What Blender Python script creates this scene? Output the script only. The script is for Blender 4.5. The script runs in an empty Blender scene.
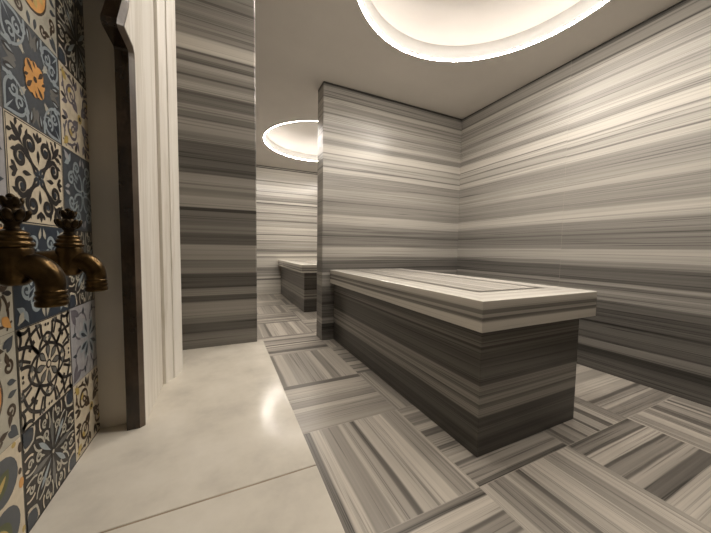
import bpy, bmesh, math, random
from mathutils import Matrix, Vector

scene = bpy.context.scene
COL = scene.collection

PI = math.pi
# ------------------------------------------------------------------ sizes (metres, floor z = 0)
CAM_Z = 0.85
CEIL = 2.3365
X_RIGHT = 2.4568
Y_DIV, DIV_T, X_DIV = 2.4929, 0.1644, 0.8211
Y_BACK = 5.4263
Y_NEAR = -1.30
PLAT_Z, PLAT_X, PLAT_Y = 0.4262, 0.1614, 1.3447
PIER_X = 0.1356
TILE_X = -0.2659
FACE_X = -0.1732

# ------------------------------------------------------------------ helpers
def link(name, bm, mats, parent=None, smooth=False):
    me = bpy.data.meshes.new(name)
    bm.normal_update()
    bm.to_mesh(me)
    bm.free()
    if not isinstance(mats, (list, tuple)):
        mats = [mats]
    for m in mats:
        me.materials.append(m)
    if smooth:
        for p in me.polygons:
            p.use_smooth = True
    o = bpy.data.objects.new(name, me)
    COL.objects.link(o)
    if parent:
        o.parent = parent
        o.matrix_parent_inverse = Matrix.Identity(4)
    return o

def thing(name, label, cat, loc=(0, 0, 0), group=None):
    o = bpy.data.objects.new(name, None)
    o.empty_display_size = 0.1
    COL.objects.link(o)
    o.location = loc
    o['label'] = label
    o['category'] = cat
    if group:
        o['group'] = group
    return o

def struct(name, bm, mats, smooth=False):
    o = link(name, bm, mats, None, smooth)
    o['kind'] = 'structure'
    return o

def box(bm, x0, y0, z0, x1, y1, z1, bevel=0.0, seg=2):
    r = bmesh.ops.create_cube(bm, size=1.0)
    vs = r['verts']
    for v in vs:
        v.co = Vector(((x0 + x1) / 2 + v.co.x * (x1 - x0), (y0 + y1) / 2 + v.co.y * (y1 - y0), (z0 + z1) / 2 + v.co.z * (z1 - z0)))
    if bevel > 0:
        es = list({e for v in vs for e in v.link_edges})
        bmesh.ops.bevel(bm, geom=es, offset=bevel, segments=seg, profile=0.5, affect='EDGES')

def lathe(bm, prof, center, axis='z', seg=48, caps=True):
    """prof: list of (radius, along).  axis 'z' or 'x'."""
    rings = []
    for r, h in prof:
        ring = []
        for i in range(seg):
            a = 2 * math.pi * i / seg
            if axis == 'z':
                p = (center[0] + r * math.cos(a), center[1] + r * math.sin(a), center[2] + h)
            else:
                p = (center[0] + h, center[1] + r * math.cos(a), center[2] + r * math.sin(a))
            ring.append(bm.verts.new(p))
        rings.append(ring)
    for a, b in zip(rings[:-1], rings[1:]):
        for i in range(seg):
            j = (i + 1) % seg
            bm.faces.new((a[i], a[j], b[j], b[i]))
    if caps:
        bm.faces.new(rings[0][::-1])
        bm.faces.new(rings[-1])

def sweep(bm, pts, radii, seg=24, caps=True):
    """round tube through points lying in a plane y = const"""
    n = len(pts)
    rings = []
    for i in range(n):
        p = Vector(pts[i])
        t = (Vector(pts[min(i + 1, n - 1)]) - Vector(pts[max(i - 1, 0)])).normalized()
        s = Vector((0, 1, 0))
        u = t.cross(s).normalized()
        rings.append([bm.verts.new(p + (s * math.cos(2 * math.pi * k / seg) + u * math.sin(2 * math.pi * k / seg)) * radii[i]) for k in range(seg)])
    for a, b in zip(rings[:-1], rings[1:]):
        for i in range(seg):
            j = (i + 1) % seg
            bm.faces.new((a[i], a[j], b[j], b[i]))
    if caps:
        bm.faces.new(rings[0][::-1])
        bm.faces.new(rings[-1])

def ellipsoid(bm, c, r, rot=None, u=16, v=10):
    m = Matrix.Translation(Vector(c)) @ (rot.to_4x4() if rot else Matrix.Identity(4)) @ Matrix.Diagonal((r[0], r[1], r[2], 1))
    bmesh.ops.create_uvsphere(bm, u_segments=u, v_segments=v, radius=1.0, matrix=m)

# ------------------------------------------------------------------ materials
class NT:
    def __init__(self, name):
        self.m = bpy.data.materials.new(name)
        self.m.use_nodes = True
        self.t = self.m.node_tree
        self.t.nodes.clear()
        self.out = self.t.nodes.new('ShaderNodeOutputMaterial')
        self.b = self.t.nodes.new('ShaderNodeBsdfPrincipled')
        self.t.links.new(self.b.outputs[0], self.out.inputs[0])
    def n(self, typ, **kw):
        nd = self.t.nodes.new(typ)
        for k, v in kw.items():
            setattr(nd, k, v)
        return nd
    def l(self, a, b):
        self.t.links.new(a, b)
    def math(self, op, a, b=None, c=None):
        nd = self.n('ShaderNodeMath', operation=op)
        for i, x in enumerate((a, b, c)):
            if x is None:
                continue
            if isinstance(x, (int, float)):
                nd.inputs[i].default_value = x
            else:
                self.l(x, nd.inputs[i])
        return nd.outputs[0]
    def pos(self):
        g = self.n('ShaderNodeNewGeometry')
        s = self.n('ShaderNodeSeparateXYZ')
        self.l(g.outputs['Position'], s.inputs[0])
        return g.outputs['Position'], s.outputs
    def normal(self):
        g = self.n('ShaderNodeNewGeometry')
        s = self.n('ShaderNodeSeparateXYZ')
        self.l(g.outputs['True Normal'], s.inputs[0])
        return s.outputs
    def noise(self, vec, scale, detail=3, rough=0.55):
        nd = self.n('ShaderNodeTexNoise')
        nd.inputs['Scale'].default_value = scale
        nd.inputs['Detail'].default_value = detail
        nd.inputs['Roughness'].default_value = rough
        self.l(vec, nd.inputs['Vector'])
        return nd.outputs['Fac']
    def scale_vec(self, vec, s):
        nd = self.n('ShaderNodeVectorMath', operation='MULTIPLY')
        self.l(vec, nd.inputs[0])
        nd.inputs[1].default_value = s
        return nd.outputs[0]
    def ramp(self, fac, stops, interp='LINEAR'):
        nd = self.n('ShaderNodeValToRGB')
        cr = nd.color_ramp
        cr.interpolation = interp
        while len(cr.elements) < len(stops):
            cr.elements.new(0.5)
        for e, (p, c) in zip(cr.elements, stops):
            e.position = p
            e.color = (c, c, c, 1) if isinstance(c, (int, float)) else (c[0], c[1], c[2], 1)
        self.l(fac, nd.inputs[0])
        return nd.outputs[0]
    def table(self, z, tab):
        """piecewise-linear stripe table looked up at z (any number of stops)"""
        val = None
        i = 0
        while i < len(tab) - 1:
            ch = tab[i:i + 30]
            z0, z1 = ch[0][0], ch[-1][0]
            f = self.math('DIVIDE', self.math('SUBTRACT', z, z0), z1 - z0)
            r = self.ramp(f, [((p - z0) / (z1 - z0), v) for p, v in ch])
            if val is None:
                val = r
            else:
                k = self.math('GREATER_THAN', z, z0)
                mx = self.n('ShaderNodeMix', data_type='FLOAT')
                self.l(k, mx.inputs[0]); self.l(val, mx.inputs[2]); self.l(r, mx.inputs[3])
                val = mx.outputs[0]
            i += 29
        return val

def stone_color(t, v, gain=1.0, warm=0.0):
    """stripe value -> marble colour (grey to cream)"""
    g = gain
    st = [(0.0, (0.016, 0.0150, 0.0135)), (0.14, (0.045, 0.0425, 0.039)), (0.30, (0.150, 0.144, 0.134)),
          (0.45, (0.315, 0.303, 0.281)), (0.62, (0.545, 0.525, 0.485)), (0.80, (0.74, 0.72, 0.67)), (1.0, (0.8, 0.78, 0.74))]
    return t.ramp(v, [(p, (c[0] * g * (1.02 + warm), c[1] * g, c[2] * g * (.972 - warm))) for p, c in st])

CORNER = [(0.98, 0.27), (0.9921, 0.38), (1.0725, 0.4), (1.084, 0.6), (1.1641, 0.62), (1.1755, 0.42), (1.312, 0.4), (1.3234, 0.5), (1.4026, 0.55), (1.4139, 0.45), (1.5432, 0.42), (1.5544, 0.62), (1.5903, 0.65), (1.6015, 0.32), (1.6104, 0.58), (1.6517, 0.6), (1.6651, 0.36), (1.6718, 0.6), (1.7108, 0.6), (1.7219, 0.3), (1.7297, 0.72), (1.794, 0.68), (1.8051, 0.4), (1.846, 0.42), (1.8549, 0.58), (1.8935, 0.6), (1.9045, 0.47), (1.9595, 0.47), (1.9705, 0.38), (1.9925, 0.4), (2.0034, 0.5), (2.0636, 0.52), (2.0768, 0.33), (2.0855, 0.48), (2.1237, 0.42), (2.1651, 0.45), (2.1705, 0.62), (2.1998, 0.62), (2.2161, 0.25), (2.227, 0.4), (2.2995, 0.42), (2.3028, 0.30), (2.318, .30), (2.322, .1), (2.3365, 0.08)]  # darkest stops at the top paint the shadow gap under the ceiling
LOWER = [(0.0, 0.25), (0.0439, 0.25), (0.0516, 0.19), (0.1006, 0.2), (0.1083, 0.12), (0.1547, 0.12), (0.1598, 0.34), (0.2113, 0.38), (0.2242, 0.15), (0.2371, 0.24), (0.3348, 0.25), (0.3426, 0.15), (0.3631, 0.15), (0.3708, 0.22), (0.4479, 0.22), (0.4556, 0.28), (0.507, 0.3), (0.5147, 0.44), (0.5712, 0.48), (0.584, 0.36), (0.6096, 0.36), (0.6173, 0.48), (0.6353, 0.5), (0.643, 0.18), (0.6532, 0.27), (0.7455, 0.27), (0.7506, 0.4), (0.7818, 0.42), (0.787, 0.55), (0.8686, 0.58), (0.8814, 0.38), (0.953, 0.38), (0.9681, 0.40)]
WALL = [(z, .32 + .88 * (v - .32)) for z, v in LOWER] + [(z, .495 + (.66 if v > .385 else 1.0) * (v - .50)) for z, v in CORNER]
PIER = [(0.0, 0.2), (0.4228, 0.28), (0.4879, 0.29), (0.4953, 0.18), (0.535, 0.17), (0.5409, 0.29), (0.5585, 0.3), (0.5643, 0.36), (0.6214, 0.37), (0.6272, 0.18), (0.6447, 0.17), (0.6505, 0.34), (0.6781, 0.34), (0.6839, 0.1), (0.6882, 0.17), (0.7388, 0.17), (0.7446, 0.36), (0.7619, 0.37), (0.7662, 0.3), (0.7964, 0.3), (0.8022, 0.4), (0.858, 0.42), (0.8651, 0.2), (0.905, 0.2), (0.9107, 0.32), (0.9391, 0.33), (0.9433, 0.27), (0.9985, 0.27), (1.0027, 0.12), (1.0112, 0.12), (1.0154, 0.42), (1.0576, 0.42), (1.0632, 0.33), (1.0884, 0.33), (1.094, 0.38), (1.147, 0.38), (1.1539, 0.18), (1.161, 0.22), (1.1693, 0.12), (1.1804, 0.2), (1.2744, 0.2), (1.2799, 0.33), (1.3128, 0.33), (1.3183, 0.38), (1.3634, 0.4), (1.3689, 0.28), (1.3907, 0.28), (1.3948, 0.36), (1.4179, 0.38), (1.422, 0.25), (1.4545, 0.26), (1.468, 0.18), (1.4761, 0.42), (1.5058, 0.46), (1.5112, 0.36), (1.526, 0.34), (1.5327, 0.16), (1.5381, 0.34), (1.5542, 0.34), (1.5596, 0.42), (1.581, 0.45), (1.5864, 0.14), (1.5904, 0.28), (1.5997, 0.28), (1.6051, 0.36), (1.6184, 0.36), (1.6264, 0.13), (1.6317, 0.5), (1.6424, 0.58), (1.6849, 0.5), (1.6889, 0.36), (1.7219, 0.34), (1.772, 0.3), (1.7746, 0.36), (1.8206, 0.34), (1.8271, 0.18), (1.8336, 0.3), (1.8532, 0.3), (2.0, 0.36), (2.1, 0.24), (2.3365, 0.34)]
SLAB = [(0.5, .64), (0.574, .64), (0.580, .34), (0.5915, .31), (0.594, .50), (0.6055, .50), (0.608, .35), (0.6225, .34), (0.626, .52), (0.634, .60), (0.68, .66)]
BASE = [(0.0, 0.15), (0.0754, 0.15), (0.0828, 0.19), (0.141, 0.17), (0.1483, 0.14), (0.1656, 0.13), (0.1714, 0.38), (0.2046, 0.4), (0.2089, 0.25), (0.2232, 0.25), (0.2275, 0.42), (0.249, 0.42), (0.2533, 0.28), (0.2619, 0.28), (0.2647, 0.36), (0.2988, 0.36), (0.3045, 0.13), (0.3243, 0.13), (0.33, 0.2), (0.4254, 0.19), (0.4323, 0.26), (0.449, 0.28), (0.4546, 0.13), (0.4615, 0.13), (0.4657, 0.32), (0.4837, 0.33), (0.4878, 0.26), (0.5112, 0.26), (0.5154, 0.2), (0.56, 0.2)]

def generic(seed, n=46, light=0.60, mid=0.42, dark=0.2, wmin=0.3, wmax=1.6):
    rnd = random.Random(seed)
    bands = []
    last = mid
    for i in range(n):
        r = rnd.random()
        if r < 0.30:
            v, w = dark + rnd.uniform(-.04, .08), rnd.uniform(.25, .7) * (wmin + .4)
        elif r < 0.62:
            v, w = mid + rnd.uniform(-.07, .05), rnd.uniform(wmin, wmax)
        else:
            v, w = light + rnd.uniform(-.08, .05), rnd.uniform(wmin, wmax)
        bands.append((v, w))
    tot = sum(w for _, w in bands)
    tab, p = [], 0.0
    for v, w in bands:
        w /= tot
        e = min(0.0035, w * .3)
        tab.append((p + e * .5, v)); tab.append((p + w - e * .5, v + rnd.uniform(-.03, .03)))
        p += w
    return tab

def finish_stripe(t, v, streakvec, gain=1.0, rough=0.22, streak=0.10, warm=0.0, seam=None, con=1.0, mid=0.42):
    if con != 1.0:
        v = t.math('ADD', t.math('MULTIPLY', v, con), mid * (1 - con))
    s1 = t.math('MULTIPLY', t.math('ADD', t.noise(streakvec, 1.0, 3, 0.65), t.noise(t.scale_vec(streakvec, (.6, .6, .31)), 1.0, 2, 0.5)), 0.5)
    fine = t.noise(t.scale_vec(streakvec, (.6, .6, .8)), 1.0, 2, 0.5)
    lines = t.ramp(fine, [(0.0, 0.0), (0.335, 0.0), (0.36, .8), (0.385, 0.0), (0.575, 0.0), (0.61, 1.0), (0.645, 0.0), (1.0, 0.0)])
    v = t.math('ADD', v, t.math('MULTIPLY', t.math('SUBTRACT', s1, 0.5), streak * 2.5))
    v = t.math('SUBTRACT', v, t.math('MULTIPLY', lines, min(.17, streak * 1.25)))
    c = stone_color(t, v, gain, warm)
    if seam is not None:
        mx = t.n('ShaderNodeMix', data_type='RGBA')
        t.l(seam, mx.inputs[0]); t.l(c, mx.inputs[6]); mx.inputs[7].default_value = (.42, .385, .33, 1)
        c = mx.outputs[2]
    t.l(c, t.b.inputs['Base Color'])
    t.b.inputs['Roughness'].default_value = rough
    t.b.inputs['Specular IOR Level'].default_value = 0.5
    return t.m

def mat_wall(name, tab, axis='y', panel=0.0, gain=1.0, warp=0.012, streak=0.10, rough=0.2, panel0=0.0, freq=1.0, z0=0.0, con=0.72, mid=0.44):
    t = NT(name)
    p, (x, y, z) = t.pos()
    along = y if axis == 'y' else x
    w = t.noise(t.scale_vec(p, (0.9, 0.9, 1.5)), 1.0, 2)
    zz = t.math('ADD', z, t.math('MULTIPLY', t.math('SUBTRACT', w, 0.5), warp * 2))
    seam = None
    if panel > 0:
        q = t.math('DIVIDE', t.math('SUBTRACT', along, panel0), panel)
        k = t.math('FLOOR', q)
        h = t.math('FRACT', t.math('MULTIPLY', t.math('SINE', t.math('MULTIPLY', k, 12.9898)), 437.58))
        zz = t.math('ADD', zz, t.math('MULTIPLY', t.math('SUBTRACT', h, 0.5), 0.016))
        d = t.math('ABSOLUTE', t.math('SUBTRACT', t.math('FRACT', t.math('ADD', q, 0.5)), 0.5))
        seam = t.math('MULTIPLY', t.math('LESS_THAN', d, 0.0011 / panel), 0.5)
    if freq != 1.0 or z0:
        zz = t.math('FRACT', t.math('MULTIPLY', t.math('ADD', zz, z0), freq))
    v = t.table(zz, tab)
    return finish_stripe(t, v, t.scale_vec(p, (.45, .45, 95.0)), gain, rough, streak, seam=seam, con=con, mid=mid)

M = {}
M['wall_r'] = mat_wall('striped_marble_right_wall', WALL, 'y', 1.18, 1.0, panel0=1.38, con=1.0, streak=.15, rough=.42)
M['wall_d'] = mat_wall('striped_marble_divider', WALL, 'x', 0.0, 1.0, con=1.0, streak=.15, rough=.30)
M['pier'] = mat_wall('striped_marble_pier', PIER, 'x', 0.0, 1.25, con=0.9, mid=.37, streak=.075)
M['wall_b'] = mat_wall('striped_marble_back_wall', [(z * .9487 + .03, v) for z, v in generic(5, 44, .66, .54, .34)] + [(.981, .55), (.983, .2), (.987, .2), (.989, .6), (.993, .6), (.995, .2), (1.0, .2)], 'x', 0.0, 0.97, con=.95, streak=.22, freq=1 / 2.34)
M['wall_x'] = mat_wall('striped_marble_side_wall', generic(9, 44, .58, .42, .22), 'y', 0.9, 1.0, freq=1 / 2.34)
M['base'] = mat_wall('striped_marble_bench_base', BASE, 'y', 0.0, 1.0, warp=0.006, rough=0.28, con=0.92, mid=.42, streak=.13)
M['base2'] = mat_wall('striped_marble_bench_base_rear', BASE, 'y', 0.0, 1.0, warp=0.006, rough=0.28, con=0.92, mid=.42, streak=.13)

def mat_slab(name, x0, x1, y0, dz):
    """bench slab: sides striped by height, top striped parallel to its edges"""
    t = NT(name)
    p, (x, y, z) = t.pos()
    nx, ny, nz = t.normal()
    w = t.noise(t.scale_vec(p, (0.9, 0.9, 1.5)), 1.0, 2)
    zz = t.math('ADD', t.math('ADD', z, dz), t.math('MULTIPLY', t.math('SUBTRACT', w, 0.5), 0.008))
    side = t.table(zz, SLAB)
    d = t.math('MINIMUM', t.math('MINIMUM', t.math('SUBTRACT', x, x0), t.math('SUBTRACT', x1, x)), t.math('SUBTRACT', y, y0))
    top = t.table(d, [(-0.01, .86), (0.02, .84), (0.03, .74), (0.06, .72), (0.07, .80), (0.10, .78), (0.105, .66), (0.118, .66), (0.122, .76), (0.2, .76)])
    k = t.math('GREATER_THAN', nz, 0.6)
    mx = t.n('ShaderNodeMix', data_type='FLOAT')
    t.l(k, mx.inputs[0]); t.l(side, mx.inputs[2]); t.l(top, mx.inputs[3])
    return finish_stripe(t, mx.outputs[0], t.scale_vec(p, (.45, .45, 95.0)), 1.0, 0.22, 0.08)

def mat_panel():
    t = NT('striped_marble_inlay')
    p, (x, y, z) = t.pos()
    v = t.table(t.math('FRACT', t.math('MULTIPLY', x, 1.9)), generic(21, 34, .66, .62, .54))
    return finish_stripe(t, v, t.scale_vec(p, (95.0, .45, .45)), 1.0, 0.22, 0.1)
M['panel'] = mat_panel()

def mat_floor():
    t = NT('striped_marble_floor_tiles')
    uv = t.n('ShaderNodeUVMap', uv_map='UVMap')
    s = t.n('ShaderNodeSeparateXYZ'); t.l(uv.outputs[0], s.inputs[0])
    off = t.n('ShaderNodeAttribute', attribute_name='tile_offset', attribute_type='GEOMETRY')
    o = off.outputs['Fac']
    u, vv = s.outputs[0], s.outputs[1]
    cv = t.n('ShaderNodeCombineXYZ')
    t.l(t.math('MULTIPLY', u, 2.0), cv.inputs[0]); t.l(t.math('MULTIPLY', vv, 0.7), cv.inputs[1]); t.l(t.math('MULTIPLY', o, 37.0), cv.inputs[2])
    w = t.noise(cv.outputs[0], 1.0, 2)
    uu = t.math('ADD', u, t.math('MULTIPLY', t.math('SUBTRACT', w, 0.5), 0.05))
    k = t.math('FRACT', t.math('ADD', t.math('MULTIPLY', uu, 0.235), o))
    v = t.table(k, generic(33, 46, .60, .44, .24))
    cs = t.n('ShaderNodeCombineXYZ')
    t.l(t.math('MULTIPLY', u, 45.0), cs.inputs[0]); t.l(t.math('MULTIPLY', vv, .35), cs.inputs[1]); t.l(t.math('MULTIPLY', o, 91.0), cs.inputs[2])
    ue = t.n('ShaderNodeUVMap', uv_map='Edge')
    se = t.n('ShaderNodeSeparateXYZ'); t.l(ue.outputs[0], se.inputs[0])
    eu, ev = se.outputs[0], se.outputs[1]
    d = t.math('MINIMUM', t.math('MINIMUM', eu, t.math('SUBTRACT', 1.0, eu)), t.math('MINIMUM', ev, t.math('SUBTRACT', 1.0, ev)))
    seam = t.math('MULTIPLY', t.math('LESS_THAN', d, 0.0032), 0.6)
    return finish_stripe(t, v, cs.outputs[0], 1.0, 0.30, 0.12, seam=seam, con=0.74, mid=0.44, warm=.035)
M['floor'] = mat_floor()

def mat_marble(name, c0, c1, c2, rough, scale=(2.2, 2.2, 2.2), vein=None):
    t = NT(name)
    p, _ = t.pos()
    n = t.noise(t.scale_vec(p, scale), 1.0, 5, 0.6)
    c = t.ramp(n, [(0.3, c0), (0.5, c1), (0.72, c2)])
    if vein:
        n2 = t.noise(t.scale_vec(p, vein), 1.0, 4, 0.65)
        f = t.ramp(n2, [(0.46, 0.0), (0.5, 0.55), (0.54, 0.0)])
        mx = t.n('ShaderNodeMix', data_type='RGBA')
        t.l(f, mx.inputs[0]); t.l(c, mx.inputs[6]); mx.inputs[7].default_value = (c0[0] * .86, c0[1] * .84, c0[2] * .80, 1)
        c = mx.outputs[2]
    t.l(c, t.b.inputs['Base Color'])
    t.b.inputs['Roughness'].default_value = rough
    return t.m
M['white'] = mat_marble('white_marble', (.50, .465, .405), (.60, .56, .485), (.665, .625, .55), 0.15, (7, 7, 7))
M['white'].node_tree.nodes['Principled BSDF'].inputs['Specular IOR Level'].default_value = 0.13
M['frame'] = mat_marble('cream_marble_surround', (.64, .60, .53), (.735, .70, .635), (.78, .75, .69), 0.5, (16, 16, .9), (7, 9, .7))
M['brown'] = mat_marble('dark_brown_marble', (.016, .010, .006), (.030, .019, .011), (.07, .044, .026), 0.22, (14, 14, 9), (9, 9, 5))
M['brown_highlight'] = mat_marble('brown_marble_edge_highlight', (.06, .043, .030), (.11, .083, .060), (.18, .14, .105), 0.35, (14, 14, 9))  # paler brown: light caught by the arch chamfer, painted into its colour
M['plain'] = mat_marble('grey_beige_stone', (.50, .46, .40), (.55, .51, .445), (.60, .56, .49), 0.4)

def plain(name, c, rough=0.6, metal=0.0, var=0.06, scale=14, spec=0.5):
    t = NT(name)
    p, _ = t.pos()
    n = t.noise(p, scale, 4)
    t.l(t.ramp(n, [(0.3, tuple(x * (1 - var) for x in c)), (0.7, tuple(min(1, x * (1 + var)) for x in c))]), t.b.inputs['Base Color'])
    t.b.inputs['Roughness'].default_value = rough
    t.b.inputs['Metallic'].default_value = metal
    t.b.inputs['Specular IOR Level'].default_value = spec
    return t.m
M['ceil'] = plain('grey_ceiling_paint', (.70, .67, .635), .9, var=.03, scale=3)
M['dome'] = plain('white_dome_plaster', (.78, .76, .73), .85, var=.015, scale=4)
M['rim'] = plain('white_rim_paint', (.90, .89, .87), .7, var=.01, scale=6)
M['bronze'] = plain('aged_bronze', (.080, .050, .021), .28, 1.0, .45, 60)
M['bronze_dark'] = plain('dark_aged_bronze', (.035, .024, .013), .42, 1.0, .5, 90)
M['joint'] = plain('dark_inlay_marble', (.075, .067, .055), .4)
M['grout'] = plain('stained_grout', (.30, .235, .16), .8, var=.5, scale=9)

def mat_emit(name, c, s):
    t = NT(name)
    e = t.n('ShaderNodeEmission')
    e.inputs[0].default_value = (*c, 1)
    e.inputs[1].default_value = s
    t.l(e.outputs[0], t.out.inputs[0])
    return t.m
M['led'] = mat_emit('warm_led_strip', (1.0, 0.92, 0.85), 9.0)
M['tape'] = mat_emit('rim_led_tape', (1.0, 0.925, 0.84), 215.0)

# ------------------------------------------------------------------ floor
XB = [-1.10, -0.62, 0.10, 0.83, 1.37, 1.885, 2.4568]
YB = [-1.36, -0.85, -0.335, 0.18, 0.695, 1.24, 1.723, 2.275, 2.79, 3.305, 3.82, 4.335, 4.85, 5.4263]
def build_floor():
    rnd = random.Random(4)
    bm = bmesh.new()
    uvl = bm.loops.layers.uv.new('UVMap')
    uve = bm.loops.layers.uv.new('Edge')
    vals = []
    vd = {}
    def V(x, y):
        return bm.verts.new((x, y, 0))
    for i in range(len(XB) - 1):
        for j in range(len(YB) - 1):
            a, b, c, d = V(XB[i], YB[j]), V(XB[i + 1], YB[j]), V(XB[i + 1], YB[j + 1]), V(XB[i], YB[j + 1])
            f = bm.faces.new((a, b, c, d))
            along_y = ((i - 2) + (j - 4)) % 2 == 0
            uv = [(0, 0), (1, 0), (1, 1), (0, 1)] if along_y else [(0, 0), (0, 1), (1, 1), (1, 0)]
            sx, sy = (XB[i + 1] - XB[i]) / .5, (YB[j + 1] - YB[j]) / .5
            for lp, q in zip(f.loops, uv):
                lp[uvl].uv = (q[0] * (sx if along_y else sy), q[1] * (sy if along_y else sx))
                lp[uve].uv = q
            vals.append(rnd.random())
    o = struct('floor', bm, M['floor'])
    at = o.data.attributes.new('tile_offset', 'FLOAT', 'FACE')
    for k, v in enumerate(vals):
        at.data[k].value = v
    return o
build_floor()

# ------------------------------------------------------------------ shell
def wbox(name, *a, mat, bevel=0.0):
    bm = bmesh.new(); box(bm, *a, bevel=bevel)
    return struct(name, bm, mat)
wbox('wall_right', X_RIGHT, Y_NEAR, 0, X_RIGHT + .15, Y_BACK + .15, CEIL, mat=M['wall_r'])
wbox('wall_divider', X_DIV, Y_DIV, 0, X_RIGHT, Y_DIV + DIV_T, CEIL, mat=M['wall_d'], bevel=.0015)
wbox('wall_back', -0.3, Y_BACK, 0, X_RIGHT, Y_BACK + .15, CEIL, mat=M['wall_b'])
wbox('wall_pier', -0.5, PLAT_Y, 0, PIER_X, PLAT_Y + .30, CEIL, mat=M['pier'], bevel=.006)
wbox('wall_left_rear', -0.3, PLAT_Y + .30, 0, 0.06, Y_BACK, CEIL, mat=M['wall_x'])
wbox('wall_near', -0.5, Y_NEAR - .15, 0, X_RIGHT + .15, Y_NEAR, CEIL, mat=M['wall_x'])

N0, N1 = 0.205, 0.826      # niche ends along y
NTOP = 1.80
bm = bmesh.new()
box(bm, -0.5, Y_NEAR, 0, -0.207, N0, CEIL)
box(bm, -0.5, N1, 0, -0.207, PLAT_Y, CEIL)
box(bm, -0.5, N0, NTOP, -0.207, N1, CEIL)
box(bm, -0.5, N0, 0, -0.207, N1, PLAT_Z - .041)
box(bm, -0.5, N0, PLAT_Z - .041, -0.307, N1, NTOP)
struct('wall_left', bm, M['plain'])

# ceiling with two round openings
D1 = (1.31, 1.10); D2 = (1.27, 3.99); DR = 0.74
bm = bmesh.new()
def loop_edges(pts):
    vs = [bm.verts.new((x, y, CEIL)) for x, y in pts]
    return [bm.edges.new((vs[i], vs[(i + 1) % len(vs)])) for i in range(len(vs))]
ed = loop_edges([(-.5, Y_NEAR - .15), (X_RIGHT + .15, Y_NEAR - .15), (X_RIGHT + .15, Y_BACK + .15), (-.5, Y_BACK + .15)])
for c in (D1, D2):
    ed += loop_edges([(c[0] + DR * math.cos(2 * math.pi * k / 128), c[1] + DR * math.sin(2 * math.pi * k / 128)) for k in range(128)])
bmesh.ops.triangle_fill(bm, use_beauty=True, use_dissolve=False, edges=ed, normal=(0, 0, -1))
struct('ceiling', bm, M['ceil'])

# ------------------------------------------------------------------ dome lights
def dome_light(c, label):
    t = thing('dome_light', label, 'ceiling light', (c[0], c[1], CEIL), 'round cove-lit ceiling domes')
    LIP = 0.095
    bm = bmesh.new()      # lip ring standing on the edge of the opening
    lathe(bm, [(DR + .030, -.004), (DR, .0065), (DR, LIP), (DR + .032, LIP), (DR + .032, .0015), (DR + .032, -.004), (DR + .030, -.004)], (0, 0, 0), seg=128, caps=False)
    link('rim', bm, M['rim'], t, True)
    bm = bmesh.new()      # shallow plaster dome
    prof = []
    R0 = DR + .29
    prof.append((R0, .0015)); prof.append((R0, .11))
    for k in range(1, 25):
        a = k / 24 * math.pi / 2
        prof.append((max(R0 * math.cos(a), .004), .11 + .30 * math.sin(a)))
    lathe(bm, prof, (0, 0, 0), seg=128, caps=False)
    bm.faces.new([v for v in bm.verts][-128:])
    link('dome_shell', bm, M['dome'], t, True)
    bm = bmesh.new()      # LED strip lying in the cove behind the lip
    lathe(bm, [(DR + .05, .045), (DR + .07, .045), (DR + .07, .055), (DR + .05, .055), (DR + .05, .045)], (0, 0, 0), seg=96, caps=False)
    link('led_strip', bm, M['led'], t)
    bm = bmesh.new()      # LED tape on the bevelled lower edge of the lip, shining down and across the room
    a, b = [], []
    for k in range(128):
        q = 2 * PI * k / 128
        a.append(bm.verts.new(((DR + .0090) * math.cos(q), (DR + .0090) * math.sin(q), .0027)))
        b.append(bm.verts.new(((DR + .0290) * math.cos(q), (DR + .0290) * math.sin(q), -.0040)))
    for k in range(128):
        j = (k + 1) % 128
        bm.faces.new((a[k], b[k], b[j], a[j]))
    bm.normal_update()
    for f in bm.faces:
        if f.normal.z > 0:
            f.normal_flip()
    link('led_tape', bm, M['tape'], t)
    return t
dome_light(D1, 'large round white domed ceiling light with cove glow, above the near striped bench')
dome_light(D2, 'round white domed ceiling light in the rear room, half hidden behind the dividing wall')

# ------------------------------------------------------------------ white marble platform
plat = thing('raised_platform', 'raised white marble platform with a thin grout joint, below the tiled niche', 'platform', (0, 0, 0))
GY = 0.517
N0, N1 = 0.205, 0.826      # niche ends along y
SX = -0.2068
bm = bmesh.new(); box(bm, SX, GY + .0010, PLAT_Z - .04, PLAT_X, PLAT_Y - .0005, PLAT_Z, bevel=.002)
box(bm, TILE_X + .001, GY + .0010, PLAT_Z - .04, SX + .003, N1 - .0005, PLAT_Z - .00002); link('slab', bm, M['white'], plat)
bm = bmesh.new(); box(bm, SX, Y_NEAR + .001, PLAT_Z - .04, PLAT_X, GY - .0010, PLAT_Z, bevel=.002)
box(bm, TILE_X + .001, N0 + .0005, PLAT_Z - .04, SX + .003, GY - .0010, PLAT_Z - .00002); link('slab', bm, M['white'], plat)
bm = bmesh.new(); box(bm, TILE_X + .002, GY - .0010, PLAT_Z - .03, PLAT_X - .002, GY + .0010, PLAT_Z - .0006); link('grout_joint', bm, M['grout'], plat)
bm = bmesh.new(); box(bm, -0.205, Y_NEAR + .001, 0, PLAT_X - .02, PLAT_Y - .001, PLAT_Z - .04); link('riser', bm, M['white'], plat)

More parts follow.
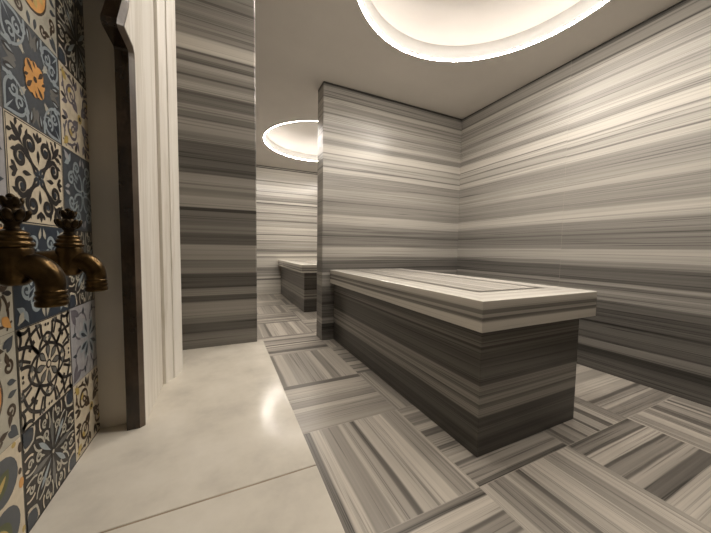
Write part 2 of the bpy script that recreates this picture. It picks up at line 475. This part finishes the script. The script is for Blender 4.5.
# ------------------------------------------------------------------ massage benches
def bench(x0, x1, y0, y1, ztop, th, bx0, bx1, by0, label, mbase):
    t = thing('massage_bench', label, 'bench', ((x0 + x1) / 2, (y0 + y1) / 2, 0), 'striped marble benches')
    ox, oy = (x0 + x1) / 2, (y0 + y1) / 2
    def B(name, m, *a, bevel=.002):
        bm = bmesh.new(); box(bm, a[0] - ox, a[1] - oy, a[2], a[3] - ox, a[4] - oy, a[5], bevel=bevel)
        return link(name, bm, m, t)
    B('base', mbase, bx0, by0, 0.0, bx1, y1 - .001, ztop - th)
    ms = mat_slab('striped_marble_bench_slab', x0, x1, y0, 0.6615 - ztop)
    # slab = rim around a shallow recess that takes the inlay
    gx0, gx1, gy0, gy1 = x0 + .165, x1 - .13, y0 + .168, y1 - .05
    bm = bmesh.new()
    def ring(z, r):
        return [bm.verts.new((a - ox, b - oy, z)) for a, b in ((r[0], r[2]), (r[1], r[2]), (r[1], r[3]), (r[0], r[3]))]
    outer = (x0, x1, y0, y1 - .001); c = .003
    oc = (x0 + c, x1 - c, y0 + c, y1 - .001 - c)
    inner = (gx0, gx1, gy0, gy1)
    r0, r1, r2, r3, r4 = ring(ztop - th, outer), ring(ztop - c, outer), ring(ztop, oc), ring(ztop, inner), ring(ztop - .012, inner)
    for a, b in ((r0, r1), (r1, r2), (r2, r3), (r3, r4)):
        for i in range(4):
            j = (i + 1) % 4
            bm.faces.new((a[i], a[j], b[j], b[i]))
    bm.faces.new(r0[::-1]); bm.faces.new(r4)
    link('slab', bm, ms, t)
    g = .036
    p = B('inlay_panel', M['panel'], gx0 + g, gy0 + g, ztop - .012, gx1 - g, gy1 - g, ztop - .0003, bevel=.0002)
    bm = bmesh.new()
    for a in ((gx0, gy0, gx1, gy0 + g), (gx0, gy1 - g, gx1, gy1), (gx0, gy0 + g, gx0 + g, gy1 - g), (gx1 - g, gy0 + g, gx1, gy1 - g)):
        box(bm, a[0] - ox, a[1] - oy, ztop - .0119, a[2] - ox, a[3] - oy, ztop - .0003)
    link('inlay_joint', bm, M['joint'], t)
    return t
bench(0.8986, 1.6909, 0.7707, Y_DIV, 0.6615, 0.1243, 0.9385, 1.6190, 0.8045,
      'large grey striped marble massage bench with an inlaid top, in the near room', M['base'])
bench(0.9199, 1.70, 3.6501, Y_BACK, 0.6435, 0.1060, 0.9741, 1.64, 3.7186,
      'distant striped marble bench in the rear room, partly hidden behind the dividing wall', M['base2'])

# ------------------------------------------------------------------ niche surround (arched slab + moulded frame)
sur = thing('niche_surround', 'cream marble niche surround with dark brown arched edge and stepped mouldings', 'stone surround', (FACE_X, 0.506, PLAT_Z))
SY, SZ = 0.506, PLAT_Z
half = [(0.286, 0.0), (0.286, 0.836), (0.285, 0.843), (0.281, 0.847), (0.218, 0.848), (0.211, 0.852), (0.213, 0.862), (0.232, 0.893), (0.252, 0.928), (0.262, 0.965)]
for k in range(1, 15):
    a = k / 14
    yy = 0.262 * (1 - a) ** 0.62
    zz = 0.965 + 0.29 * math.sin(a * math.pi / 2 * .9) + .03 * a ** 4
    half.append((max(yy, 0.0), zz))
outline = half + [(-y, z) for y, z in half[:-1][::-1]]       # right foot -> apex -> left foot (local y, z)
def offset(pts, d):
    out = []
    n = len(pts)
    for i in range(n):
        if i == 0 or i == n - 1:
            out.append((pts[i][0] + (d if i == 0 else -d), pts[i][1])); continue
        a = Vector(pts[i]) - Vector(pts[i - 1]); b = Vector(pts[i + 1]) - Vector(pts[i])
        if a.length < 1e-7: a = b
        if b.length < 1e-7: b = a
        na = Vector((a.y, -a.x)).normalized(); nb = Vector((b.y, -b.x)).normalized()
        m = (na + nb)
        m = m.normalized() if m.length > 1e-5 else na
        k = d / max(m.dot(na), .45)
        out.append((pts[i][0] + m.x * k, pts[i][1] + m.y * k))
    return out
XB0 = -0.2065 - FACE_X      # back of the slab, local x
sec = [(0.0, XB0), (0.0, -.0085), (0.0085, 0.0), (0.0125, 0.0), (0.0125, XB0)]
bm = bmesh.new()
loops = []
for d, xx in sec:
    loops.append([bm.verts.new((xx, y, z)) for y, z in offset(outline, d)])
for a, b in zip(loops, loops[1:] + loops[:1]):
    for i in range(len(a) - 1):
        bm.faces.new((a[i], a[i + 1], b[i + 1], b[i]))
bm.faces.new([l[0] for l in loops]); bm.faces.new([l[-1] for l in loops][::-1])
bmesh.ops.recalc_face_normals(bm, faces=bm.faces[:])
ae = link('arch_edge', bm, [M['brown'], M['brown_highlight']], sur)
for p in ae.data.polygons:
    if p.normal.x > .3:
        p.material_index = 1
# white slab with the arched opening
H0, H1, HZ = -0.515, 0.515, 1.60
bm = bmesh.new()
o2 = offset(outline, .0127)
per = [(H1, 0.0), (H1, HZ), (H0, HZ), (H0, 0.0)]
poly = o2 + per[::-1]
vf = [bm.verts.new((-.0005, y, z)) for y, z in poly]
es = [bm.edges.new((vf[i], vf[(i + 1) % len(vf)])) for i in range(len(vf))]
r = bmesh.ops.triangle_fill(bm, use_beauty=True, edges=es, normal=(1, 0, 0))
fs = [f for f in r['geom'] if isinstance(f, bmesh.types.BMFace)]
e = bmesh.ops.extrude_face_region(bm, geom=fs)
for v in [v for v in e['geom'] if isinstance(v, bmesh.types.BMVert)]:
    v.co.x = XB0
bmesh.ops.recalc_face_normals(bm, faces=bm.faces[:])
link('arch_panel', bm, M['frame'], sur)
# moulding swept round three sides with mitred corners; profile = (outward distance, local x)
prof = [(0.0, XB0), (0.0, -.006), (.0045, -.006), (.0046, .0075), (.0075, .0085), (.012, .0105), (.022, .0150), (.031, .0205), (.0335, .0225), (.0345, .0155), (.039, .0155), (.040, .0250), (.046, .0275), (.060, .0305),
        (.078, .0345), (.090, .0390), (.097, .0402), (.108, .0402), (.112, .0370), (.112, XB0)]
bm = bmesh.new()
loops = []
for d, xx in prof:
    loops.append([bm.verts.new((xx, y, z)) for y, z in ((H1 + d, 0), (H1 + d, HZ + d), (H0 - d, HZ + d), (H0 - d, 0))])
for a, b in zip(loops, loops[1:] + loops[:1]):
    for i in range(3):
        bm.faces.new((a[i], a[i + 1], b[i + 1], b[i]))
bm.faces.new([l[0] for l in loops]); bm.faces.new([l[-1] for l in loops][::-1])
bmesh.ops.recalc_face_normals(bm, faces=bm.faces[:])
link('moulding', bm, M['frame'], sur)

# ------------------------------------------------------------------ patchwork tiles on the niche wall
GL = {}
def glaze(key, c):
    GL[key] = (len(GL), plain('tile_glaze_' + key, c, .38, var=.10, scale=70))
glaze('cream', (.56, .49, .37)); glaze('grey_cream', (.40, .38, .31)); glaze('slate', (.060, .070, .082)); glaze('black', (.020, .018, .018))
glaze('pale_blue', (.27, .315, .335)); glaze('blue', (.028, .038, .053)); glaze('orange', (.60, .30, .085)); glaze('brown', (.055, .035, .022))
glaze('grey', (.13, .13, .12)); glaze('gold', (.45, .33, .10)); glaze('purple', (.13, .12, .14)); glaze('green', (.07, .085, .03)); glaze('lavender', (.34, .335, .345))
bmT = bmesh.new()
TS = 0.151

class Tile:
    def __init__(self, yc, zc):
        self.yc, self.zc, self.tf, self.k = yc, zc, (1, 0, 0, 1), 0
    def poly(self, pts, key, layer):
        a, b, c, d = self.tf
        vs = []
        self.k = (self.k + 1) % 89
        for u, v in pts:
            U, W = a * u + b * v, c * u + d * v
            vs.append(bmT.verts.new((TILE_X + .00015 * layer + 1.4e-6 * self.k, self.yc + U * TS / 2, self.zc + W * TS / 2)))
        try:
            f = bmT.faces.new(vs)
        except ValueError:
            return
        f.material_index = GL[key][0]
        f.normal_update()
        if f.normal.x < 0:
            f.normal_flip()
    def quad(self, r, key, layer):
        self.poly([(-r, -r), (r, -r), (r, r), (-r, r)], key, layer)
    def ell(self, cx, cy, rx, ry, key, layer, ang=0, n=20):
        ca, sa = math.cos(ang), math.sin(ang)
        self.poly([(cx + ca * rx * math.cos(2 * math.pi * k / n) - sa * ry * math.sin(2 * math.pi * k / n),
                    cy + sa * rx * math.cos(2 * math.pi * k / n) + ca * ry * math.sin(2 * math.pi * k / n)) for k in range(n)], key, layer)
    def petal(self, cx, cy, ang, L, w, key, layer, n=10, back=0.62):
        """leaf / teardrop from (cx,cy), widest at back*L"""
        ca, sa = math.cos(ang), math.sin(ang)
        up, lo = [], []
        for k in range(n + 1):
            s = k / n
            h = w * (math.sin(math.pi * s ** (math.log(.5) / math.log(back))) ** .85)
            up.append((s * L, h)); lo.append((s * L, -h))
        pts = up + lo[-2:0:-1]
        self.poly([(cx + ca * x - sa * y, cy + sa * x + ca * y) for x, y in pts], key, layer)
    def rib(self, pts, w0, w1, key, layer):
        n = len(pts)
        L, R_ = [], []
        for i in range(n):
            p = Vector(pts[i]); t = (Vector(pts[min(i + 1, n - 1)]) - Vector(pts[max(i - 1, 0)]))
            t = t.normalized() if t.length > 0 else Vector((1, 0))
            q = Vector((-t.y, t.x)); w = w0 + (w1 - w0) * i / (n - 1)
            L.append(p + q * w); R_.append(p - q * w)
        for i in range(n - 1):
            self.poly([tuple(L[i]), tuple(L[i + 1]), tuple(R_[i + 1]), tuple(R_[i])], key, layer)
    def spiral(self, cx, cy, r0, r1, a0, turns, w0, w1, key, layer, n=22):
        self.rib([(cx + (r0 + (r1 - r0) * k / n) * math.cos(a0 + turns * 2 * math.pi * k / n), cy + (r0 + (r1 - r0) * k / n) * math.sin(a0 + turns * 2 * math.pi * k / n)) for k in range(n + 1)], w0, w1, key, layer)
    def arc(self, p0, p1, p2, w0, w1, key, layer, n=12):
        self.rib([((1 - s) ** 2 * p0[0] + 2 * s * (1 - s) * p1[0] + s * s * p2[0], (1 - s) ** 2 * p0[1] + 2 * s * (1 - s) * p1[1] + s * s * p2[1]) for s in [k / n for k in range(n + 1)]], w0, w1, key, layer)
    def sym(self, n, fn):
        """n = 4: quarter turns; n = 8: quarter turns and mirror images"""
        rots = [(1, 0, 0, 1), (0, -1, 1, 0), (-1, 0, 0, -1), (0, 1, -1, 0)]
        for r in rots:
            self.tf = r; fn()
            if n == 8:
                a, b, c, d = r
                self.tf = (b, a, d, c); fn()
        self.tf = (1, 0, 0, 1)

PI = math.pi
def p_orange(t, flower='orange', ground='slate', line='pale_blue'):
    t.quad(1, ground, 1)
    def q():
        t.petal(.98, .98, PI * 1.25 + .33, .78, .20, line, 2); t.petal(.93, .90, PI * 1.25 + .33, .66, .145, 'blue', 3)
        t.spiral(.52, .70, .02, .13, 0, 1.2, .02, .03, line, 4)
        t.arc((.30, .98), (.25, .55), (.52, .40), .035, .02, line, 4)
        t.petal(.12, .97, -PI / 2 - .2, .40, .09, 'grey', 2)
        t.petal(.34, .30, PI / 4 + .25, .26, .06, 'grey_cream', 3); t.spiral(.30, .78, .02, .09, 1.0, 1.1, .018, .024, line, 4); t.petal(.62, .12, .2, .34, .06, 'black', 3); t.petal(.66, .14, .2, .24, .025, line, 4)
    t.sym(8, q)
    t.ell(0, 0, .34, .36, 'black', 5)
    def s():
        t.ell(.17, .17, .15, .15, flower, 6); t.ell(.25, .0, .11, .12, flower, 6)
        t.petal(.10, .06, PI / 4, .28, .05, 'brown', 8, 6); t.petal(.22, -.02, 0.5, .16, .035, 'brown', 8, 6)
    t.ell(0, 0, .24, .24, flower, 6)
    t.sym(4, s)
    t.ell(0, 0, .06, .06, 'brown', 9)

def p_arab(t):
    t.quad(1, 'cream', 1)
    K = 'black'
    t.rib([(-.97, -.97), (.97, -.97), (.97, .97), (-.97, .97), (-.97, -.97)], .014, .014, K, 2)
    def q():
        t.spiral(.60, .27, .20, .055, 2.6, -1.25, .052, .05, K, 3, 26)
        t.ell(.60, .27, .062, .062, 'blue', 4)
        t.arc((.15, .05), (.22, .30), (.44, .37), .035, .05, K, 3)
        t.arc((.44, .37), (.52, .50), (.66, .46), .05, .04, K, 3)
        t.petal(.26, .0, .0, .30, .052, K, 3); t.petal(.70, .0, .0, .24, .06, K, 3, back=.4)
        t.petal(.72, .03, .62, .20, .045, K, 3); t.petal(.90, .34, PI * .9, .20, .045, K, 3)
        t.petal(.50, .50, PI / 4, .50, .075, K, 3, back=.6); t.petal(.62, .58, PI / 4 - .85, .26, .055, K, 3)
        t.petal(.80, .72, PI / 4 - 1.0, .18, .045, K, 3); t.petal(.20, .20, PI / 4, .22, .055, K, 3)
        t.petal(.02, .02, .3, .17, .045, 'blue', 4); t.ell(.88, .52, .035, .035, K, 3)
    t.sym(8, q)
    t.ell(0, 0, .12, .12, 'pale_blue', 3); t.ell(0, 0, .055, .055, 'black', 6)

def p_blue(t, ground='blue', line='pale_blue', acc='grey_cream'):
    t.quad(1, ground, 1)
    def q():
        t.spiral(.62, .30, .03, .17, .4, 1.3, .03, .04, line, 3)
        t.arc((.05, .05), (.42, .0), (.48, .22), .03, .035, line, 3)
        t.petal(.30, .22, PI / 4, .42, .085, line, 3); t.petal(.38, .28, PI / 4, .26, .045, ground, 4)
        t.petal(.95, .60, PI - .5, .30, .07, line, 3); t.petal(.95, .93, PI * 1.2, .30, .07, acc, 3)
        t.petal(.96, .04, PI - .28, .26, .05, acc, 3)
    t.sym(8, q)
    t.ell(0, 0, .13, .13, line, 5); t.ell(0, 0, .07, .07, ground, 6)

def p_mosaic(t):
    t.quad(1, 'cream', 1)
    K = 'black'
    for k in range(8):
        a = PI / 4 * k + PI / 8 * 0
        t.petal(.10 * math.cos(a), .10 * math.sin(a), a, .36, .085, K, 3); t.petal(.15 * math.cos(a), .15 * math.sin(a), a, .27, .058, 'grey', 4)
    t.ell(0, 0, .10, .10, K, 5); t.ell(0, 0, .062, .062, 'cream', 6)
    def q():
        t.arc((.46, .0), (.44, .19), (.335, .335), .036, .036, K, 3)
        t.arc((.46, .0), (.62, .25), (.92, .22), .038, .038, K, 3)
        t.arc((.335, .335), (.62, .25), (.70, .0), .036, .036, K, 3)
        t.arc((.335, .335), (.52, .62), (.96, .62), .038, .038, K, 3)
        t.arc((.92, .22), (.86, .50), (.70, .70), .038, .038, K, 3)
        t.arc((.96, .62), (.80, .80), (.98, .96), .036, .036, K, 3)
        t.arc((.62, .25), (.80, .34), (.96, .40), .032, .032, K, 3)
        t.poly([(.60, .02), (.64, .10), (.575, .17), (.53, .09)], 'grey', 4)
        t.poly([(.60, .44), (.68, .49), (.64, .57), (.56, .53)], K, 4)
        t.ell(.88, .05, .035, .035, K, 4); t.petal(.84, .84, PI / 4, .17, .05, K, 4)
        t.petal(.99, .30, PI - .3, .12, .04, 'grey', 4)
    t.sym(8, q)
    t.rib([(-.99, -.99), (.99, -.99), (.99, .99), (-.99, .99), (-.99, -.99)], .014, .014, K, 5)

def p_cross(t):
    t.quad(1, 'black', 1)
    def q():
        t.petal(.05, .0, .0, .72, .062, 'grey', 4); t.petal(.08, .08, PI / 4, .60, .055, 'pale_blue', 4)
        t.spiral(.50, .22, .03, .11, .2, 1.3, .022, .026, 'grey_cream', 4)
        t.spiral(.80, .26, .02, .09, 2.2, 1.2, .020, .024, 'grey_cream', 4)
        t.arc((.60, .10), (.74, .02), (.96, .10), .022, .02, 'grey_cream', 4)
        t.arc((.40, .30), (.62, .36), (.66, .58), .024, .02, 'grey_cream', 4)
        t.arc((.70, .40), (.80, .48), (.97, .42), .022, .018, 'cream', 4)
        t.petal(.30, .12, .5, .20, .03, 'grey_cream', 4)
        t.petal(.99, .99, PI * 1.25, .46, .23, 'grey_cream', 4); t.petal(.995, .995, PI * 1.25, .41, .195, 'blue', 5)
        t.petal(.99, .20, PI + .25, .16, .035, 'cream', 4); t.petal(.98, .60, PI - .3, .18, .04, 'cream', 4)
    t.sym(8, q)
    t.ell(0, 0, .085, .085, 'black', 6); t.ell(0, 0, .04, .04, 'grey_cream', 7)

def p_scroll(t, ground='cream', line='purple', acc='gold'):
    t.quad(1, ground, 1)
    def q():
        t.spiral(.46, .40, .05, .27, .5, 1.25, .022, .036, line, 3)
        t.petal(.46, .40, 1.1, .26, .09, acc, 2)
        t.arc((.72, .30), (.95, .55), (.80, .95), .035, .02, line, 3)
        t.petal(.10, .10, .5, .36, .07, line, 3); t.petal(.95, .10, PI - .35, .32, .07, line, 3)
        t.petal(.93, .93, PI * 1.25, .34, .09, acc, 3); t.petal(.25, .70, 1.4, .28, .05, 'black', 3)
        t.petal(.62, .80, 2.6, .22, .045, line, 3)
    t.sym(8, q)
    t.ell(0, 0, .12, .12, acc, 4); t.ell(0, 0, .06, .06, 'black', 5)

def p_lav(t):
    t.quad(1, 'lavender', 1)
    def q():
        t.petal(.04, .04, .42, .56, .10, 'pale_blue', 3); t.petal(.10, .06, .42, .40, .055, 'blue', 4)
        t.arc((.5, .1), (.9, .2), (.75, .55), .03, .02, 'purple', 3)
        t.petal(.96, .96, PI * 1.25 + .3, .5, .09, 'purple', 3); t.petal(.95, .25, PI - .2, .24, .05, 'blue', 3)
    t.sym(8, q)

def p_sunny(t):
    t.quad(1, 'grey_cream', 1)
    t.ell(0, 0, .62, .62, 'brown', 2, n=28); t.ell(0, 0, .57, .57, 'orange', 3, n=28)
    def q():
        t.petal(.10, .05, .4, .40, .08, 'gold', 4); t.petal(.16, .02, .1, .3, .03, 'brown', 5)
        t.spiral(.78, .40, .02, .13, 0, 1.2, .03, .03, 'brown', 3); t.petal(.98, .08, PI - .2, .26, .06, 'slate', 3)
        t.petal(.95, .95, PI * 1.25 + .2, .34, .07, 'slate', 3); t.petal(.70, .72, 2.9, .26, .06, 'brown', 3)
    t.sym(8, q)
    t.ell(0, 0, .12, .12, 'brown', 6)

def p_leaf(t):
    t.quad(1, 'cream', 1)
    def q():
        t.ell(.46, .46, .42, .42, 'slate', 2); t.petal(.12, .12, PI / 4, .72, .17, 'green', 4); t.petal(.2, .2, PI / 4, .5, .05, 'gold', 5)
        t.ell(.95, .12, .07, .10, 'orange', 3); t.ell(.93, .36, .05, .06, 'brown', 3); t.ell(.97, .80, .06, .10, 'brown', 3); t.ell(.80, .95, .06, .05, 'gold', 3)
    t.sym(4, q)

rows = 9
COLS = {
    'A': [p_cross, p_mosaic, p_blue, p_arab, p_orange, lambda t: p_sunny(t), p_arab, p_blue, p_scroll],
    'B': [lambda t: p_scroll(t, 'cream', 'brown', 'gold'), p_lav, p_cross, lambda t: p_blue(t, 'slate', 'pale_blue', 'lavender'), lambda t: p_scroll(t, 'cream', 'purple', 'gold'), lambda t: p_cross(t), p_blue, p_arab, p_cross],
    'Z': [p_leaf, p_sunny, lambda t: p_scroll(t, 'grey_cream', 'brown', 'orange'), lambda t: p_lav(t), lambda t: p_blue(t, 'grey', 'pale_blue', 'orange'), p_cross, p_orange, p_mosaic, p_arab],
    'Y': [p_mosaic, p_blue, p_cross, p_orange, p_arab, p_lav, p_leaf, p_scroll, p_blue],
    'X': [p_arab, p_scroll, p_leaf, p_blue, p_cross, p_mosaic, p_arab, p_orange, p_lav],
}
for key, y0 in (('X', .0985), ('Y', .2505), ('Z', .4025), ('A', .5565), ('B', .7105)):
    for j in range(rows):
        COLS[key][j](Tile(y0 + TS / 2, PLAT_Z + .001 + j * .1515 + TS / 2))
glaze('joint', (.07, .065, .055))
r = bmesh.ops.create_cube(bmT, size=1.0)
for v in r['verts']:
    v.co = Vector((TILE_X - .02 + v.co.x * .04, (N0 + N1) / 2 + v.co.y * (N1 - N0 - .001), (PLAT_Z - .04 + NTOP - .001) / 2 + v.co.z * (NTOP - .001 - PLAT_Z + .04)))
for f in {f for v in r['verts'] for f in v.link_faces}:
    f.material_index = GL['joint'][0]
struct('wall_niche', bmT, [m for _, m in sorted(GL.values(), key=lambda q: q[0])])

# ------------------------------------------------------------------ bronze taps
def make_tap():
    t = thing('water_tap', '', 'tap', (0, 0, 0), 'bronze taps in the niche')
    bm = bmesh.new()
    lathe(bm, [(.027, .0015), (.027, .004), (.024, .007), (.019, .009), (.017, .013)], (0, 0, -.004), 'x', 32)
    link('wall_flange', bm, M['bronze_dark'], t, True)
    bm = bmesh.new()
    lathe(bm, [(.0115, .010), (.0115, .026), (.0125, .034), (.0145, .046), (.0150, .058)], (0, 0, -.006), 'x', 32)
    lathe(bm, [(.009, -.031), (.0135, -.027), (.0160, -.017), (.0162, .002), (.0155, .009), (.0140, .0135)], (.056, 0, 0), 'z', 32)
    link('body', bm, M['bronze'], t, True)
    bm = bmesh.new()
    pts, rad = [(.052, 0, -.0085), (.060, 0, -.0085)], [.0150, .0146]
    for k in range(0, 11):
        a = k / 10 * PI / 2
        pts.append((.064 + .0215 * math.sin(a), 0, -.0305 + .022 * math.cos(a))); rad.append(.0144 - .0016 * k / 10)
    pts.append((.0855, 0, -.046)); rad.append(.0124)
    sweep(bm, pts, rad)
    lathe(bm, [(.0124, -.037), (.0136, -.0385), (.0136, -.0410), (.0126, -.0425), (.0140, -.0445), (.0140, -.0470), (.0128, -.0485), (.0142, -.0505), (.0142, -.0545), (.0128, -.0560), (.0098, -.0560), (.0098, -.050)], (.0855, 0, 0), 'z', 32)
    link('spout', bm, M['bronze'], t, True)
    bm = bmesh.new()
    lathe(bm, [(.0135, .011), (.0165, .0125), (.0170, .0150), (.0162, .0172), (.0138, .018), (.0150, .0195), (.0152, .0215), (.0142, .0232), (.0118, .024), (.0130, .0255), (.0130, .0275), (.0100, .0295), (.0075, .031)], (.056, 0, 0), 'z', 32)
    link('collar', bm, M['bronze'], t, True)
    bm = bmesh.new()      # flower-shaped handle: cup of petals, waist, bud
    lathe(bm, [(.0080, .029), (.0062, .033), (.0058, .036), (.0085, .040), (.0115, .044), (.0122, .048), (.0100, .0505), (.0070, .0525), (.0066, .055), (.0085, .058), (.0085, .061), (.0055, .064), (.0030, .0655)], (.056, 0, 0), 'z', 32)
    for k in range(8):
        a = 2 * PI * k / 8 + .2
        rot = Matrix.Rotation(a, 3, 'Z') @ Matrix.Rotation(.45, 3, 'Y')
        ellipsoid(bm, (.056 + .0112 * math.cos(a), .0112 * math.sin(a), .0462), (.0034, .0046, .0075), rot, 12, 8)
    for k in range(5):
        a = 2 * PI * k / 5 + .6
        rot = Matrix.Rotation(a, 3, 'Z') @ Matrix.Rotation(.35, 3, 'Y')
        ellipsoid(bm, (.056 + .0068 * math.cos(a), .0068 * math.sin(a), .0605), (.0030, .0040, .0062), rot, 12, 8)
    ellipsoid(bm, (.056, 0, .0665), (.0036, .0036, .0036), None, 12, 8)
    link('handle', bm, M['bronze_dark'], t, True)
    return t
tap = make_tap()
tap.location = (TILE_X, 0.443, 0.836)
tap['label'] = 'left of the two bronze taps on the tiled niche wall, nearest the camera'
t2 = tap.copy(); COL.objects.link(t2)
t2.location = (TILE_X, 0.570, 0.836)
t2['label'] = 'right of the two bronze taps, nearer the dark brown niche edge'
for ch in list(tap.children):
    c = ch.copy(); COL.objects.link(c); c.parent = t2

# ------------------------------------------------------------------ world, camera, view
w = bpy.data.worlds.new('room_dark'); scene.world = w
w.use_nodes = True
w.node_tree.nodes['Background'].inputs[0].default_value = (.02, .018, .016, 1)
w.node_tree.nodes['Background'].inputs[1].default_value = 0.2

cam = bpy.data.cameras.new('camera')
cam.sensor_fit = 'HORIZONTAL'; cam.sensor_width = 36.0
cam.lens = 36.0 * 284.363 / 711.0
cam.clip_start = 0.01
co = bpy.data.objects.new('camera', cam); COL.objects.link(co)
R_ = [[0.90717, -0.42051, 0.0145], [0.01154, 0.05933, 0.99817], [0.4206, 0.90535, -0.05868]]
mw = Matrix(((R_[0][0], R_[1][0], -R_[2][0], 0), (R_[0][1], R_[1][1], -R_[2][1], 0), (R_[0][2], R_[1][2], -R_[2][2], CAM_Z), (0, 0, 0, 1)))
co.matrix_world = mw
scene.camera = co
scene.cycles.max_bounces = 10
scene.cycles.diffuse_bounces = 8
scene.cycles.glossy_bounces = 4
scene.cycles.use_denoising = True
scene.cycles.sample_clamp_indirect = 6.0
scene.cycles.caustics_reflective = False
vs = scene.view_settings
vs.view_transform = 'Standard'; vs.look = 'None'; vs.gamma = 1.0; vs.exposure = 0.3
vs.use_curve_mapping = False
